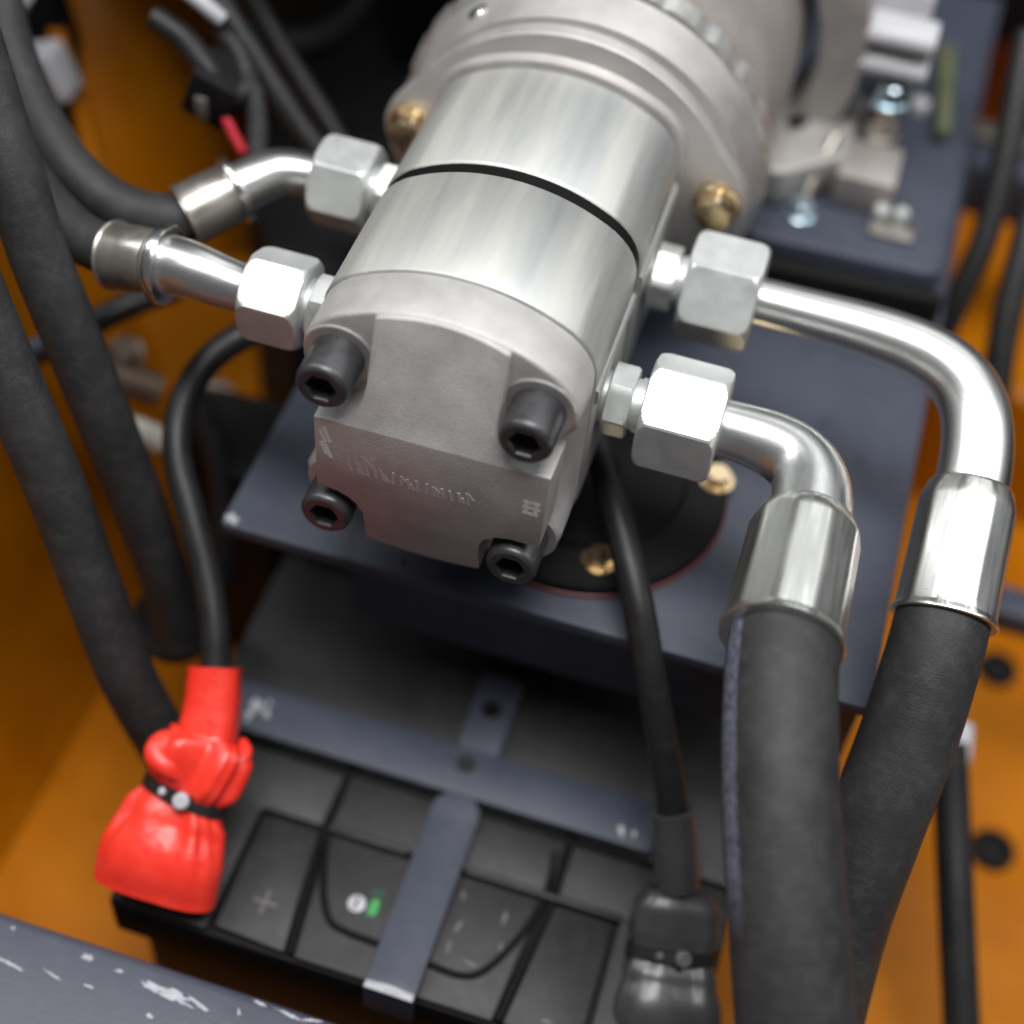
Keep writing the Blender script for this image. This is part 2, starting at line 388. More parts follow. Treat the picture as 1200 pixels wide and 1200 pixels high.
# ================================================================== HYDRAULIC PUMP
def section(hw=44.5, top=54.0, tc=37.0, bot=-47.0, bc=-35.0, r=9.0, n=20, grow=0.0, waist=0.0):
    hw += grow; top += grow; tc += grow; bot -= grow; bc -= grow
    def arc(zc, ze, sgn):
        s = abs(zc-ze); R = (hw*hw+s*s)/(2*s); c = zc-sgn*R
        w = hw-r
        return [(x, c+sgn*math.sqrt(R*R-x*x)) for x in [w-2*w*k/n for k in range(n+1)]]
    t = arc(top, tc, 1); b = arc(bot, bc, -1)[::-1]
    def fil(p, q, s):   # quadratic fillet p -> q about s
        return [tuple(Vector(p)*(1-k/6)**2+Vector(s)*2*(k/6)*(1-k/6)+Vector(q)*(k/6)**2) for k in range(1, 6)]
    out = list(t)
    L1, L2 = (-hw, tc-r), (-hw, bc+r)
    out += fil(t[-1], L1, (-hw, tc)) + [(-hw, L1[1]+(L2[1]-L1[1])*k/14) for k in range(15)] + fil(L2, b[0], (-hw, bc)) + b
    R2, R1 = (hw, bc+r), (hw, tc-r)
    out += fil(b[-1], R2, (hw, bc)) + [(hw, R2[1]+(R1[1]-R2[1])*k/14) for k in range(15)] + fil(R1, t[0], (hw, tc))
    return [(x*(1-waist/44.5*max(0, 1-(abs(z+1)/25)**3)) if abs(x) > 30 else x, z) for x, z in out]
def loft(mb, rings):
    """rings: list of (y, outline) with equal counts"""
    n = len(rings[0][1]); vs = [(x, y, z) for y, o in rings for x, z in o]
    fs = [[i*n+k, i*n+(k+1) % n, (i+1)*n+(k+1) % n, (i+1)*n+k] for i in range(len(rings)-1) for k in range(n)]
    fs += [list(range(n))[::-1], [(len(rings)-1)*n+k for k in range(n)]]
    return mb.add(vs, fs)
S = section
pump = thing('hydraulic_pump', 'silver aluminium tandem gear pump with four black socket bolts on its end cover', 'pump', (0, 70, -48))
# end cover: slab plus a raised cross-shaped boss with a drafted upper facet
mb = MB()
loft(mb, [(5, S(grow=-1.2, waist=7)), (5.5, S(grow=-0.5, waist=7)), (6.5, S(grow=-0.1, waist=6.5)), (20, S(grow=-0.1, waist=3)), (24, S(grow=-0.1))])
crease, crease2 = 14.5, -22.0
def boss_y(z):
    if z > crease: return -9.0 + (z-crease)/39*13.0
    if z < crease2: return -9.0 + (crease2-z)/25*6.0
    return -9.0
def topz(x): return 53.6 - (66.7 - math.sqrt(66.7**2-x*x))
def botz(x): return -46.7 + (88.5 - math.sqrt(88.5**2-x*x))
ol = [(x, topz(x)) for x in [22-42*k/14 for k in range(15)]]                 # top edge, right to left
ol += [(-20, 30), (-20.5, 25), (-22, 20.5), (-24.5, 17.2), (-28, 15.2), (-33, 14.8), (-35.6, 14.7)]
lft = [(-35.6, crease), (-35.2, -17)]
ol2 = [(-32, -17.4), (-28, -18), (-24.5, -19.6), (-21.6, crease2)]
ol3b = [(-20, -27), (-20, -33)] + [(x, botz(x)) for x in [-20+40*k/12 for k in range(13)]] + [(20, -32), (20.4, -27)]
ol4 = [(22.0, crease2), (26, -19.2), (31, -18), (36, -18), (40.5, -17.6)]
rgt = [(41.2, crease)]
ol3 = [(41.2, 15.4), (35, 15.3), (30, 16), (26, 18.2), (23.2, 22), (22, 27), (22, 31)]
out = ol + lft + ol2 + ol3b + ol4 + rgt + ol3
n = len(out)
bx_ = [(x*0.992, boss_y(z), z*0.992) for x, z in out]; bk = [(x, 8.0, z) for x, z in out]
iL = len(ol); iC = iL+len(lft)+len(ol2)-1; iD = iC+len(ol3b)+1; iR = iD+len(ol4)
up = list(range(0, iL+1)) + list(range(iR, n)); lo_ = list(range(iL, iC+1)) + list(range(iD, iR+1)); bt_ = list(range(iC, iD+1))
m0 = MB(); m0.add(bx_+bk, [up, lo_, bt_] + [[i, (i+1) % n, n+(i+1) % n, n+i] for i in range(n)] + [list(range(n, 2*n))])
o = link('cover_boss', m0, 'cast', pump, bevel=0.9, bseg=2, smooth=28)
cover = link('end_cover', mb, 'cast', pump, smooth=40)
o.parent = cover
# the unreadable cast lettering and the two small stencilled marks
def strokes(segs, mat, name, y=-8.95, hgt=0.07, w=0.9):
    mb = MB()
    for q, (x0, z0, x1, z1) in enumerate(segs):
        t = y-hgt-0.009*q; dx, dz = x1-x0, z1-z0; l_ = math.hypot(dx, dz); nx, nz = -dz/l_*w/2, dx/l_*w/2
        c4 = [(x0+nx, z0+nz), (x0-nx, z0-nz), (x1-nx, z1-nz), (x1+nx, z1+nz)]
        mb.add([(a_, y, b_) for a_, b_ in c4]+[(a_, t, b_) for a_, b_ in c4], [[0, 1, 2, 3], [4, 7, 6, 5], [0, 4, 5, 1], [1, 5, 6, 2], [2, 6, 7, 3], [3, 7, 4, 0]])
    return link(name, mb, mat, cover, smooth=0)
sg = []
for i in range(15):
    x = -23 + i*2.8; z = -7 + (0.6 if i < 4 else 0) + random.uniform(-.3, .3); h = 8.5 if i < 4 else random.uniform(4.0, 5.6); le = 1.6 if i < 5 else random.uniform(0, 1.2)
    sg.append((x-le, z+h, x, z))
    if i % 3 == 1: sg.append((x+1.3-le, z+h*.6, x+1.3, z))
    if i % 4 == 2: sg.append((x-le, z+h, x+1.4, z+h*.5))
strokes(sg, 'castpale', 'cast_lettering')
strokes([(33.4, 2.4, 38.8, 2.4), (33.2, -0.2, 39, -0.2), (33.4, -2.8, 38.4, -2.8), (34.4, -3.2, 34.4, 2.8), (37.6, -3.2, 37.6, 2.8)], 'white', 'stamped_mark', w=1.3)
strokes([(-33.6, 9.6, -31.6, 4), (-32.2, 11, -30.0, 4.6), (-33.2, 4, -31.2, -1.5), (-31.8, 3.2, -29.8, -2.6)], 'white', 'stamped_mark', w=1.3)
# bodies
mb = MB(); loft(mb, [(24.25, S(grow=-1.0)), (24.8, S(grow=0.1)), (25.5, S(grow=0.5)), (74.6, S(grow=0.5)), (75.6, S(grow=0.2)), (76, S(grow=-0.6))])
link('front_body', mb, 'extr', pump)
mb = MB(); loft(mb, [(76.05, S(grow=-0.9)), (76.2, S(grow=0.05)), (80.6, S(grow=0.05)), (80.7, S(grow=-0.8))]); link('body_gasket', mb, 'groove', pump)
mb = MB(); loft(mb, [(80.75, S(grow=-0.6)), (81.0, S(grow=-0.2)), (82.2, S(grow=0.5)), (136.8, S(grow=0.5)), (137.5, S(grow=-0.8))])
link('rear_body', mb, 'extr', pump)
mb = MB(); loft(mb, [(137.6, S(grow=-1.4)), (139.2, S(grow=-1.4))]); link('joint_groove', mb, 'flange', pump)
mb = MB(); loft(mb, [(139.3, S(grow=0.2)), (140, S(grow=1.6)), (143.5, S(grow=1.6)), (145, S(grow=1.8))]); link('rear_collar', mb, 'flange', pump)
# longitudinal ribs where the extrusion turns onto its flat sides
for sx in (-1, 1):
    mb = MB(); prism(mb, rounded([(sx*44.0, 22), (sx*46.4, 21), (sx*46.4, 14), (sx*44.0, 13)], 1.0), 83, 136.4, 'y'); link('side_rib', mb, 'extr', pump)
    mb = MB(); prism(mb, rounded([(sx*44.0, 22), (sx*46.2, 21), (sx*46.2, 16), (sx*44.0, 15)], 1.0), 26, 74.4, 'y'); link('side_rib', mb, 'extr', pump)
# mounting flange
fl = []
for k in range(72):
    th = 2*math.pi*k/72; c, s = math.cos(th), math.sin(th)
    r = 64.0 + 6.5*math.exp(-((math.degrees(math.atan2(s, abs(c)))-11)/13)**2)
    fl.append((c*r+1.5, s*r))
def scaled(o, g): return [(x*(1+g/62), z*(1+g/62)) for x, z in o]
mb = MB(); loft(mb, [(145.1, scaled(fl, -1.0)), (145.5, scaled(fl, -0.3)), (146.2, fl), (151.5, fl), (152, scaled(fl, -0.4))])
link('mounting_flange', mb, 'flange', pump)
def hexbolt(p, d, ap, h, name, mat, parent, washer=None, phi=0.3, shank=0):
    mb = MB(); d = V(d)
    if washer: revolve(mb, p, d, [(0, washer), (1.6, washer), (1.9, washer*0.94)], 32)
    q = V(p) + d*(2.0 if washer else 0)
    revolve(mb, q, d, [(0, ap*1.02, ap*1.16), (h*0.72, ap, ap*1.155), (h*0.9, ap, ap*1.06), (h, ap*0.9, ap*0.92)], 48, phi)
    return link(name, mb, mat, parent)
for sx, x, z in ((-1, -56.5, 13), (1, 60.5, 11)):
    hexbolt((x, 144.9, z), (0, -1, 0), 6.6, 7.5, 'flange_bolt', 'gold', pump, washer=9.0, phi=0.2+sx*0.4)
# socket head cap screws
def cap_screw(x, z):
    mb = MB(); p = (x, 5, z)
    revolve(mb, p, (0, -1, 0), [(0.2, 8.6), (14.3, 8.6), (15.2, 8.3), (16.1, 7.5), (16.25, 7.2)], 40, cap=False)
    revolve(mb, p, (0, -1, 0), [(16.25, 7.2), (16.2, 4.7, 5.3), (15.6, 4.3, 4.95), (10.5, 4.2, 4.85)], 40, cap=False)
    revolve(mb, p, (0, -1, 0), [(10.5, 4.2, 4.85), (9.6, 0.4)], 40, cap=False)
    s = link('socket_bolt', mb, 'black_steel', pump, smooth=32)
    mb = MB(); revolve(mb, (x, -5.4, z), (0, -1, 0), [(0, 4.1, 4.8), (0.3, 4.1, 4.8)], 40); link('hex_socket', mb, 'socket', s)
for x in (-32, 32):
    for z in (-29.7, 29.7): cap_screw(x, z)
# bright turned seats under the bolt heads
for x in (-32, 32):
    for z in (-29.7, 29.7):
        mb = MB(); revolve(mb, (x, 5.2, z), (0, -1, 0), [(0, 11.6), (0.7, 11.6), (1.0, 11.2)], 40); link('washer', mb, 'flange', pump)

# port adapters: hexagon, thread and seat, screwed into the pump sides
def adapter(x0, y, z, sx, phi):
    mb = MB(); d = (sx, 0, 0); p = (sx*x0, y, z)
    revolve(mb, p, d, [(-6, 9), (2.2, 9), (2.21, 11.6), (2.6, 12.6), (3.0, 10.8, 12.9), (9.6, 10.8, 12.9), (10.4, 10.6, 11.4), (10.41, 8.6), (12, 8.6), (12.01, 9.3), (15, 9.3), (15.01, 8.4), (22, 8.4)], 48, phi)
    link('port_adapter', mb, 'nut', pump, smooth=30)
PORTS = {'RR': (44.6, 108, 2.5, 1, 0.45), 'RF': (44.6, 46, 0.0, 1, 0.10), 'LR': (44.6, 107, 8.5, -1, 0.35), 'LF': (44.6, 43, 8.2, -1, 0.15)}
for k in PORTS: adapter(*PORTS[k])

# ================================================================== MOTOR
motor = thing('electric_motor', 'large pale grey cylindrical motor behind the pump, cut by the top edge', 'motor', (3, 260, -72))
def ring(mb, y0, prof, c=(3, 0, 0), segs=96): return revolve(mb, (c[0], y0, c[2]), (0, 1, 0), prof, segs)
mb = MB(); ring(mb, 152.2, [(0, 56), (0.1, 65.0), (0.6, 66.2), (17, 70.0), (17.2, 64)])
link('end_bell', mb, 'flange', motor)
mb = MB(); segs = 240; vs, fs = [], []                       # rim with milled flats
for (y, r_, k_) in ((169.6, 66, 0), (169.7, 69.8, .6), (170.6, 71.6, 1), (180, 72.2, 1), (181.2, 71.4, .8), (181.4, 66, 0)):
    for q in range(segs):
        th = 2*math.pi*q/segs; u = (th*26/(2*math.pi)) % 1.0
        vs.append((3+math.cos(th)*(r_-k_*(0.9 if u < 0.3 else 0.0)), y, math.sin(th)*(r_-k_*(0.9 if u < 0.3 else 0.0))))
for i in range(5):
    for q in range(segs): fs.append([i*segs+q, i*segs+(q+1) % segs, (i+1)*segs+(q+1) % segs, (i+1)*segs+q])
fs += [list(range(segs))[::-1], [5*segs+q for q in range(segs)]]
mb.add(vs, fs); link('milled_rim', mb, 'rim', motor, smooth=30)
mb = MB(); ring(mb, 181.6, [(0, 64), (0.3, 67.5), (2, 69), (230, 69.5)]); link('housing', mb, 'motor', motor)
for a, m_ in ((128, 'zinc'),):
    th = math.radians(a); c, s_ = math.cos(th), math.sin(th)
    mb = MB(); revolve(mb, V(3+c*66.5, 163, s_*66.5), (c, 0, s_), [(0, 4.2), (1.9, 4.2), (2.6, 3.4)], 20)
    link('bell_screw', mb, m_, motor)
# saddle bracket round the motor's right side with its foot
sad = thing('motor_bracket', 'curved pale grey cast bracket clasping the right side of the motor', 'bracket', (100, 262, -45))
mb = MB(); pts = []
for k in range(19):
    th = math.radians(70-112*k/18); pts.append((3+76*math.cos(th), 76*math.sin(th)))
for k in range(19):
    th = math.radians(-42+112*k/18); rr_ = 92 + 5*max(0, math.sin(math.radians(k*10-20))); pts.append((3+rr_*math.cos(th), rr_*math.sin(th)))
prism(mb, pts, 262, 300, 'y'); link('saddle', mb, 'bracket', sad, bevel=2.5)
mb = MB(); prism(mb, rounded([(60, 224), (78, 222), (102, 244), (104, 292), (62, 296)], 5), -44.7, -26); link('foot', mb, 'bracket', sad, bevel=3, bseg=3)
mb = MB(); revolve(mb, V((77.57, 259.26, -26.0))+V(0,0,-1), (0, 0, 1), [(0, 4.6), (1.3, 4.6)], 24); link('dowel_hole', mb, 'groove', sad)
mb = MB(); revolve(mb, V((77.08, 250.54, -25.0))+V(0,0,-1.2), (0, 0, 1), [(0, 2.6), (2.4, 2.0)], 16); link('dowel', mb, 'zinc', sad)
tb = thing('terminal_block', 'square grey metal block on the riser with a zinc bolt standing on it', 'block', (112, 270, -45))
q = (112.54, 249.08, -30.0)
mb = MB(); box(mb, q[0]-13, q[0]+12, q[1]-16, q[1]+12, -44.6, -28); link('block', mb, 'motor', tb, bevel=1.6)
q2 = (112.36, 268.55, -26.0)
hexbolt((q2[0], q2[1], -28), (0, 0, 1), 6.2, 6, 'lower_nut', 'oldzinc', tb, washer=8.5)
mb = MB(); revolve(mb, (q2[0], q2[1], -22), (0, 0, 1), [(0, 3.4), (14, 3.4)], 20); link('stud', mb, 'gold', tb)
hexbolt((q2[0], q2[1], -12), (0, 0, 1), 7.0, 8, 'upper_nut', 'bluezinc', tb, washer=9.5)
sol = thing('solenoid', 'pale grey ribbed solenoid at the top edge above the zinc nut', 'solenoid', (113.01, 283.82, 2.61))
q = V((107.28, 275.61, 23.01))
for dz, r in ((0, 9.5), (-12, 9.5)):
    mb = MB(); c = V((109.8, 270.83, 18.61)) + V(0, 0, dz*1.1)
    sweep(mb, [c+V(-14, 0, 0), c+V(14, 0, 0)], r, 20, 2, spline=False, squash=0.62); link('rib', mb, 'lightgrey', sol, bevel=1.2)
mb = MB(); c = V((107.2, 287.64, 19.87)); box(mb, c.x-13, c.x+12, c.y-8, c.y+40, c.z-20, c.z+12); link('body', mb, 'lightgrey', sol, bevel=2)
q = V((89.25, 226.8, -43.0))
mb = MB(); sweep(mb, [q+V(0, 0, -1), q+V(2, 10, 9), q+V(6, 24, 20)], 2.6, 12); 
tag(link('grease_pipe', mb, 'oldzinc', origin=q), 'thin dull metal pipe leaning between motor bracket and grey block', 'pipe')
hb = tag(hexbolt((q.x, q.y-4, -45), (0, 0, 1), 4.6, 5, 'hex_bolt', 'bluezinc', None, washer=7), 'small bluish zinc bolt at the foot of the motor bracket', 'bolt')
q = V((127.6, 317.85, -40.0))
mb = MB(); revolve(mb, (q.x, q.y, -44.8), (0, 0, 1), [(0, 5.0), (1, 5.0), (4, 4.2), (5.5, 2)], 24)
tag(link('dome_nut', mb, 'lightgrey', origin=(q.x, q.y, -45)), 'small pale dome nut beside the olive rail', 'nut')
q = [(130.32, 360.1), (137.24, 363.05), (142.69, 294.95), (136.89, 292.55)]
mb = MB(); prism(mb, [q[0], q[1], q[2], q[3]], -44.5, -36); tag(link('side_rail', mb, 'moss', origin=(q[2][0], q[2][1], -45), bevel=1.2), 'olive green strip standing along the riser block edge', 'rail')

# ================================================================== HYDRAULIC HOSES
def swivel_nut(parent, port, ap, t0, t1, phi):
    x0, y, z, sx, _ = PORTS[port]; p = (sx*x0, y, z); mb = MB(); c = ap*1.145
    ch = [(u*4.2, ap*(0.965+0.185*math.sqrt(u*(2-u)))) for u in [k/9 for k in range(10)]]
    prof = [(t0, ap*0.8)] + [(t0+a_, ap, b_) for a_, b_ in ch] + [(t1-a_, ap, b_) for a_, b_ in ch[::-1]] + [(t1+0.01, ap*0.55)]
    revolve(mb, p, (sx, 0, 0), prof, 144, phi)
    return link('swivel_nut', mb, 'nut', parent, smooth=16)
def crimp(parent, p0, p1, r0, r1, mat='ferrule', ridges=8):
    """crimped sleeve: dies leave flat panels round the barrel, plain collars at both ends"""
    p0, p1 = V(p0), V(p1); d = (p1-p0); L = d.length; d.normalize(); a, b, _ = frame_of(d)
    mb = MB(); segs = 120; vs, fs, uvs = [], [], []
    prof = [(0, r0*0.80, 0), (0.004, r0*0.90, 0), (0.03, r0*0.97, 0), (0.12, r1*0.93, 0.6), (0.17, r1*0.955, 1), (0.55, r1*0.97, 1), (0.88, r1*0.985, 1), (0.94, r1*1.0, 0.5), (0.975, r1*1.045, 0), (0.992, r1*1.05, 0), (1.0, r1*1.02, 0), (1.0, r1*0.88, 0)]
    ap_ = math.cos(math.pi/ridges) if ridges else 1
    for t, r, k in prof:
        for i in range(segs):
            th = 2*math.pi*i/segs
            q = ((th*ridges/(2*math.pi)) % 1.0) - 0.5
            flat = r*ap_*1.022/math.cos(q*2*math.pi/ridges) if ridges else r
            vs.append(p0 + d*(L*t) + (a*math.cos(th)+b*math.sin(th))*(r+(min(flat, r*1.012)-r)*k))
    n = len(prof)
    for i in range(n-1):
        for k in range(segs):
            fs.append([i*segs+k, i*segs+(k+1) % segs, (i+1)*segs+(k+1) % segs, (i+1)*segs+k])
            t0_, t1_ = prof[i][0], prof[i+1][0]
            uvs.append([(k/segs, t0_), ((k+1)/segs, t0_), ((k+1)/segs, t1_), (k/segs, t1_)])
    fs += [list(range(segs))[::-1], [(n-1)*segs+k for k in range(segs)]]; uvs += [[(0, 0)]*segs]*2
    mb.add(vs, fs, uvs)
    return link('ferrule', mb, 'sleeve' if mat == 'ferrule' else mat, parent, smooth=20)
def port_pt(k, t):
    x0, y, z, sx, _ = PORTS[k]; return V(sx*(x0+t), y, z)

def bez(p0, d0, k0, p1, d1, k1, n=26):
    p0, p1 = V(p0), V(p1); a, b = p0+V(d0).normalized()*k0, p1-V(d1).normalized()*k1
    return [p0*(1-t)**3+a*3*t*(1-t)**2+b*3*t*t*(1-t)+p1*t**3 for t in [i/n for i in range(n+1)]]
def elbow(parent, port, t0, t1, k0, f0, f1, k1, r0, r1):
    """tube: straight out of the nut, one smooth bend, then into the ferrule"""
    sx = PORTS[port][3]; d = (V(f1)-V(f0)).normalized()
    pts = [port_pt(port, t0)] + bez(port_pt(port, t1), (sx, 0, 0), k0, f0, d, k1) + [V(f0)+d*8]
    mb = MB(); sweep(mb, pts, lambda t: r0+(r1-r0)*(t*t*(3-2*t)), 40, 1, spline=False); return link('elbow_tube', mb, 'tube', parent, smooth=60)
# right front
h = thing('hydraulic_hose', 'thick black hose with silver elbow on the front right pump port, worn blue print', 'hose', port_pt('RF', 30), 'hydraulic hoses')
swivel_nut(h, 'RF', 17.2, 14.5, 40.5, 0.50)
FB0, FB1 = (119.23, 20.48, -2.79), (119.87, -27.13, -6.91)
elbow(h, 'RF', 34, 42, 21, FB0, FB1, 22, 9.4, 13.6)
crimp(h, FB0, FB1, 15.4, 18.4, ridges=10)
mb = MB(); sweep(mb, [(119.99, -18.51, -6.35), (122.78, -39.54, -9.82), (128.6, -62.75, -18.24), (135.67, -82.81, -29.52), (143.59, -100.81, -43.17), (151.69, -117.77, -58.6), (161.9, -136.52, -81.12)], [16.6, 16.9, 17.0, 17.1, 17.2, 17.2, 17.2], 56, 10)
hoseB = link('hose_body', mb, 'rubber_print', h)
# right rear
h = thing('hydraulic_hose', 'black hose with long silver elbow on the rear right pump port', 'hose', port_pt('RR', 30), 'hydraulic hoses')
swivel_nut(h, 'RR', 17.2, 14.0, 40.0, 0.0)
FA0, FA1 = (170.05, 64.88, -15.54), (171.35, 21.74, -35.73)
elbow(h, 'RR', 34, 42, 62, FA0, FA1, 46, 8.2, 12.4)
crimp(h, FA0, FA1, 14.6, 16.8, ridges=10)
mb = MB(); sweep(mb, [(170.85, 27.35, -32.31), (170.83, 9.88, -42.82), (170.21, -10.36, -62.06), (167.94, -32.48, -85.19), (166.97, -52.72, -112.23), (169.58, -74.43, -146.34), (175.6, -95.91, -191.33)], [15.4, 15.8, 16, 16, 16, 16], 48, 10)
link('hose_body', mb, 'rubber', h)
# left rear
h = thing('hydraulic_hose', 'black hose with short silver elbow on the rear left pump port', 'hose', port_pt('LR', 30), 'hydraulic hoses')
swivel_nut(h, 'LR', 14.6, 13.0, 34.0, 0.06)
elbow(h, 'LR', 30, 35, 15, (-104.06, 93.32, 6.13), (-118.84, 77.45, 0.83), 13, 7.8, 9.4)
crimp(h, (-104.06, 93.32, 6.13), (-118.84, 77.45, 0.83), 12.0, 11.4, 'ferruledull', 0)
mb = MB(); sweep(mb, [(-104.06, 93.32, 6.13), (-105.9, 91.36, 5.48)], 12.8, 40, 2, spline=False); link('collar', mb, 'zinc', h, bevel=0.6)
mb = MB(); sweep(mb, [(-115.22, 81.33, 2.09), (-122.37, 75.65, -0.04), (-139.9, 73.26, 1.04), (-157.55, 76.42, 6.74), (-172.65, 84.02, 15.66), (-186.94, 96.06, 25.5), (-199.0, 108.9, 35.6), (-214.91, 132.42, 52.59), (-238.02, 173.14, 79.82)], 8.8, 32, 8)
link('hose_body', mb, 'rubber', h)
# left front
h = thing('hydraulic_hose', 'black hose with silver tube stub on the front left pump port', 'hose', port_pt('LF', 30), 'hydraulic hoses')
swivel_nut(h, 'LF', 14.2, 12.5, 33.5, 0.62)
elbow(h, 'LF', 29, 34, 14, (-107.6, 42.39, 10.46), (-129.8, 45.52, 5.15), 14, 8.0, 10.4)
mb = MB(); sweep(mb, [(-107.02, 42.45, 10.41), (-111.48, 42.59, 9.99)], 13.6, 40, 2, spline=False); link('collar', mb, 'zinc', h, bevel=1.0)
crimp(h, (-110.3, 42.71, 9.89), (-129.8, 45.52, 5.15), 12.4, 11.6, 'ferruledull', 0)
mb = MB(); sweep(mb, [(-125.97, 45.65, 5.89), (-132.29, 46.74, 5.28), (-145.61, 50.74, 4.37), (-160.31, 57.63, 7.4), (-174.53, 65.73, 13.96), (-185.14, 73.32, 19.48), (-200.4, 87.28, 31.06), (-229.14, 118.53, 56.68)], 8.8, 32, 8)
link('hose_body', mb, 'rubber', h)
# two loose hoses crossing on the left
def plain(name, label, pts, r, mat='rubber', cat='hose', group=None, segs=28, n=8):
    mb = MB(); sweep(mb, pts, r, segs, n)
    return tag(link(name, mb, mat, origin=pts[-1]), label, cat, group)
plain('loose_hose', 'black rubber hose running diagonally to a dark hole in the orange wall', [(-213.22, 92.39, 123.94), (-192.74, 73.53, 95.6), (-175.42, 55.89, 67.51), (-165.62, 45.71, 50.84), (-156.85, 37.11, 35.65), (-147.33, 27.94, 13.31), (-135.31, 20.22, -14.81), (-124.2, 14.5, -47.66), (-113.48, 10.29, -85.74), (-105.06, 7.12, -125.18), (-101.57, 4.41, -154.21)], 10.0, group='hydraulic hoses')
plain('loose_hose', 'lowest black rubber hose on the left, ending behind the red boot', [(-193.83, 33.89, 85.28), (-175.32, 16.85, 54.86), (-156.52, 0.77, 25.19), (-146.08, -6.91, 3.92), (-133.82, -15.6, -21.11), (-121.68, -23.78, -50.94), (-109.92, -32.84, -82.74), (-99.12, -39.99, -115.42), (-88.85, -41.98, -147.66), (-78.98, -40.61, -182.29)], 10.3, group='hydraulic hoses')
q = V((-105.54, 9.23, -149.54))
mb = MB(); revolve(mb, q, (0.25, -0.55, 0.8), [(-14, 17), (3, 17), (5, 15), (5.2, 10)], 32)
tag(link('rubber_grommet', mb, 'plastic_and_shade', origin=q), 'black rubber grommet where the diagonal hose enters the orange wall', 'grommet')

# ================================================================== BATTERY
BZ = -163.0
bat = thing('battery', 'black car battery with grooved lid below the pump', 'battery', (26, -20, -268))
mb = MB(); box(mb, -76, 128, -96, 66, -268, -185); link('case', mb, 'plastic', bat, bevel=4, bseg=3)
mb = MB(); prism(mb, rounded([(-83, -103), (135, -103), (135, 72), (-83, 72)], 4), -188, BZ-3.2); link('lid', mb, 'groove', bat, bevel=1.5)
def lid_plate(pts, z=BZ, r=2.0, name='lid_panel', b=0.8):
    mb = MB(); prism(mb, rounded(pts, r), BZ-3.4, z); return link(name, mb, 'plastic', bat, bevel=b, bseg=2)
def mir(pts): return [(52-x, y) for x, y in pts][::-1]
lid_plate([(-82, -102), (-44.5, -102), (-44.5, -50), (-20, -50), (-20, -26), (-82, -26)], BZ-0.6)                 # plus terminal shelf
lid_plate(mir([(-82, -102), (-44.5, -102), (-44.5, -50), (-20, -50), (-20, -26), (-82, -26)]), BZ-0.6)
lid_plate([(-82, -24.6), (134, -24.6), (134, 71), (-82, 71)], BZ+0.2)                                            # rear deck
pl = [(-42.3, -99.8), (-14.5, -101.6), (-20.5, -52.6), (-42.3, -52.6)]
plus_panel = lid_plate(pl, BZ, 1.5); lid_plate(mir(pl), BZ, 1.5)
lid_plate([(-17, -26), (69, -26), (69, -50), (-17, -50)], BZ+0.4)                                                  # cell strip
lid_plate([(-16, -52.2), (67, -52.2), (63.2, -101.8), (-11.2, -101.8)], BZ-0.5, 1.5)
for x0, x1 in ((-17, 14), (37, 97)):
    mb = MB(); prism(mb, rounded([(x0, -51.8), (x1, -51.8), (x1, -49.4), (x0, -49.4)], 0.6), BZ-3, BZ+2.0); link('lid_ridge', mb, 'plastic', bat, bevel=0.6)
for x in (-18.5, 70.5):
    mb = MB(); revolve(mb, (x, -25.5, BZ-1), (0, 0, 1), [(0, 2.6), (1.6, 2.6)], 16); link('vent_hole', mb, 'groove', bat)
for path in ([(-18.5, -25), (-18.7, -40), (-18.7, -56), (-15.9, -76), (-12.2, -101.5)], [(70.5, -25), (70.7, -40), (70.6, -56), (68, -76), (65, -101.5)],
             [(-18.07, -49.74), (-13.9, -64.0), (-9.47, -76.25), (-3.81, -84.9), (3.63, -87.23), (14.92, -87.85), (34.78, -89.27), (47.68, -89.61), (54.67, -85.56), (60.88, -74.62), (65.49, -61.93), (67.44, -48.4), (66.24, -32.6)]):
    mb = MB(); sweep(mb, [(a_, b_, BZ-0.15) for a_, b_ in path], 1.35, 10, 6); link('lid_seam', mb, 'groove', bat)
for sx, sy in ((4.6, 0.55), (0.55, 4.6)):
    mb = MB(); box(mb, -28.2-sx, -28.2+sx, -86-sy, -86+sy, BZ-0.3, BZ+(0.22 if sx > 1 else 0.26)); link('plus_mark', mb, 'greyink', bat, smooth=0)
mb = MB(); revolve(mb, (3.2, -75.5, BZ-0.7), (0, 0, 1), [(0, 3.3), (0.35, 3.3), (0.45, 2.9)], 28); c_ = link('charge_eye', mb, 'lightgrey', bat)
mb = MB(); box(mb, 2.5, 3.4, -78, -73, BZ-0.6, BZ-0.2); link('eye_slit', mb, 'groove', c_, smooth=0)
mb = MB(); prism(mb, rounded([(7.6, -78.4), (11.4, -78.0), (11.0, -71.8), (8.2, -71.8)], 1.0), BZ-0.7, BZ-0.3); link('green_mark', mb, 'green', bat, smooth=0)
mb = MB(); prism(mb, [(6.8, -70.6), (11.6, -70.6), (11.2, -67.6), (7.2, -67.6)], BZ-0.7, BZ-0.35); link('green_mark', mb, 'greendark', bat, smooth=0)
for (x, y, a) in ((39, -60, .2), (41, -72, -.3), (56, -63, .1), (58, -75, .4), (49, -84, 1.4), (82, -96, 1.5), (40, -80, .1)):
    mb = MB(); blob(mb, x, y, BZ-0.5 if x < 67 else BZ, 1.7, 9, 0.5, 1.9, a, 0.15); link('scuff', mb, 'greyink', bat, smooth=0)

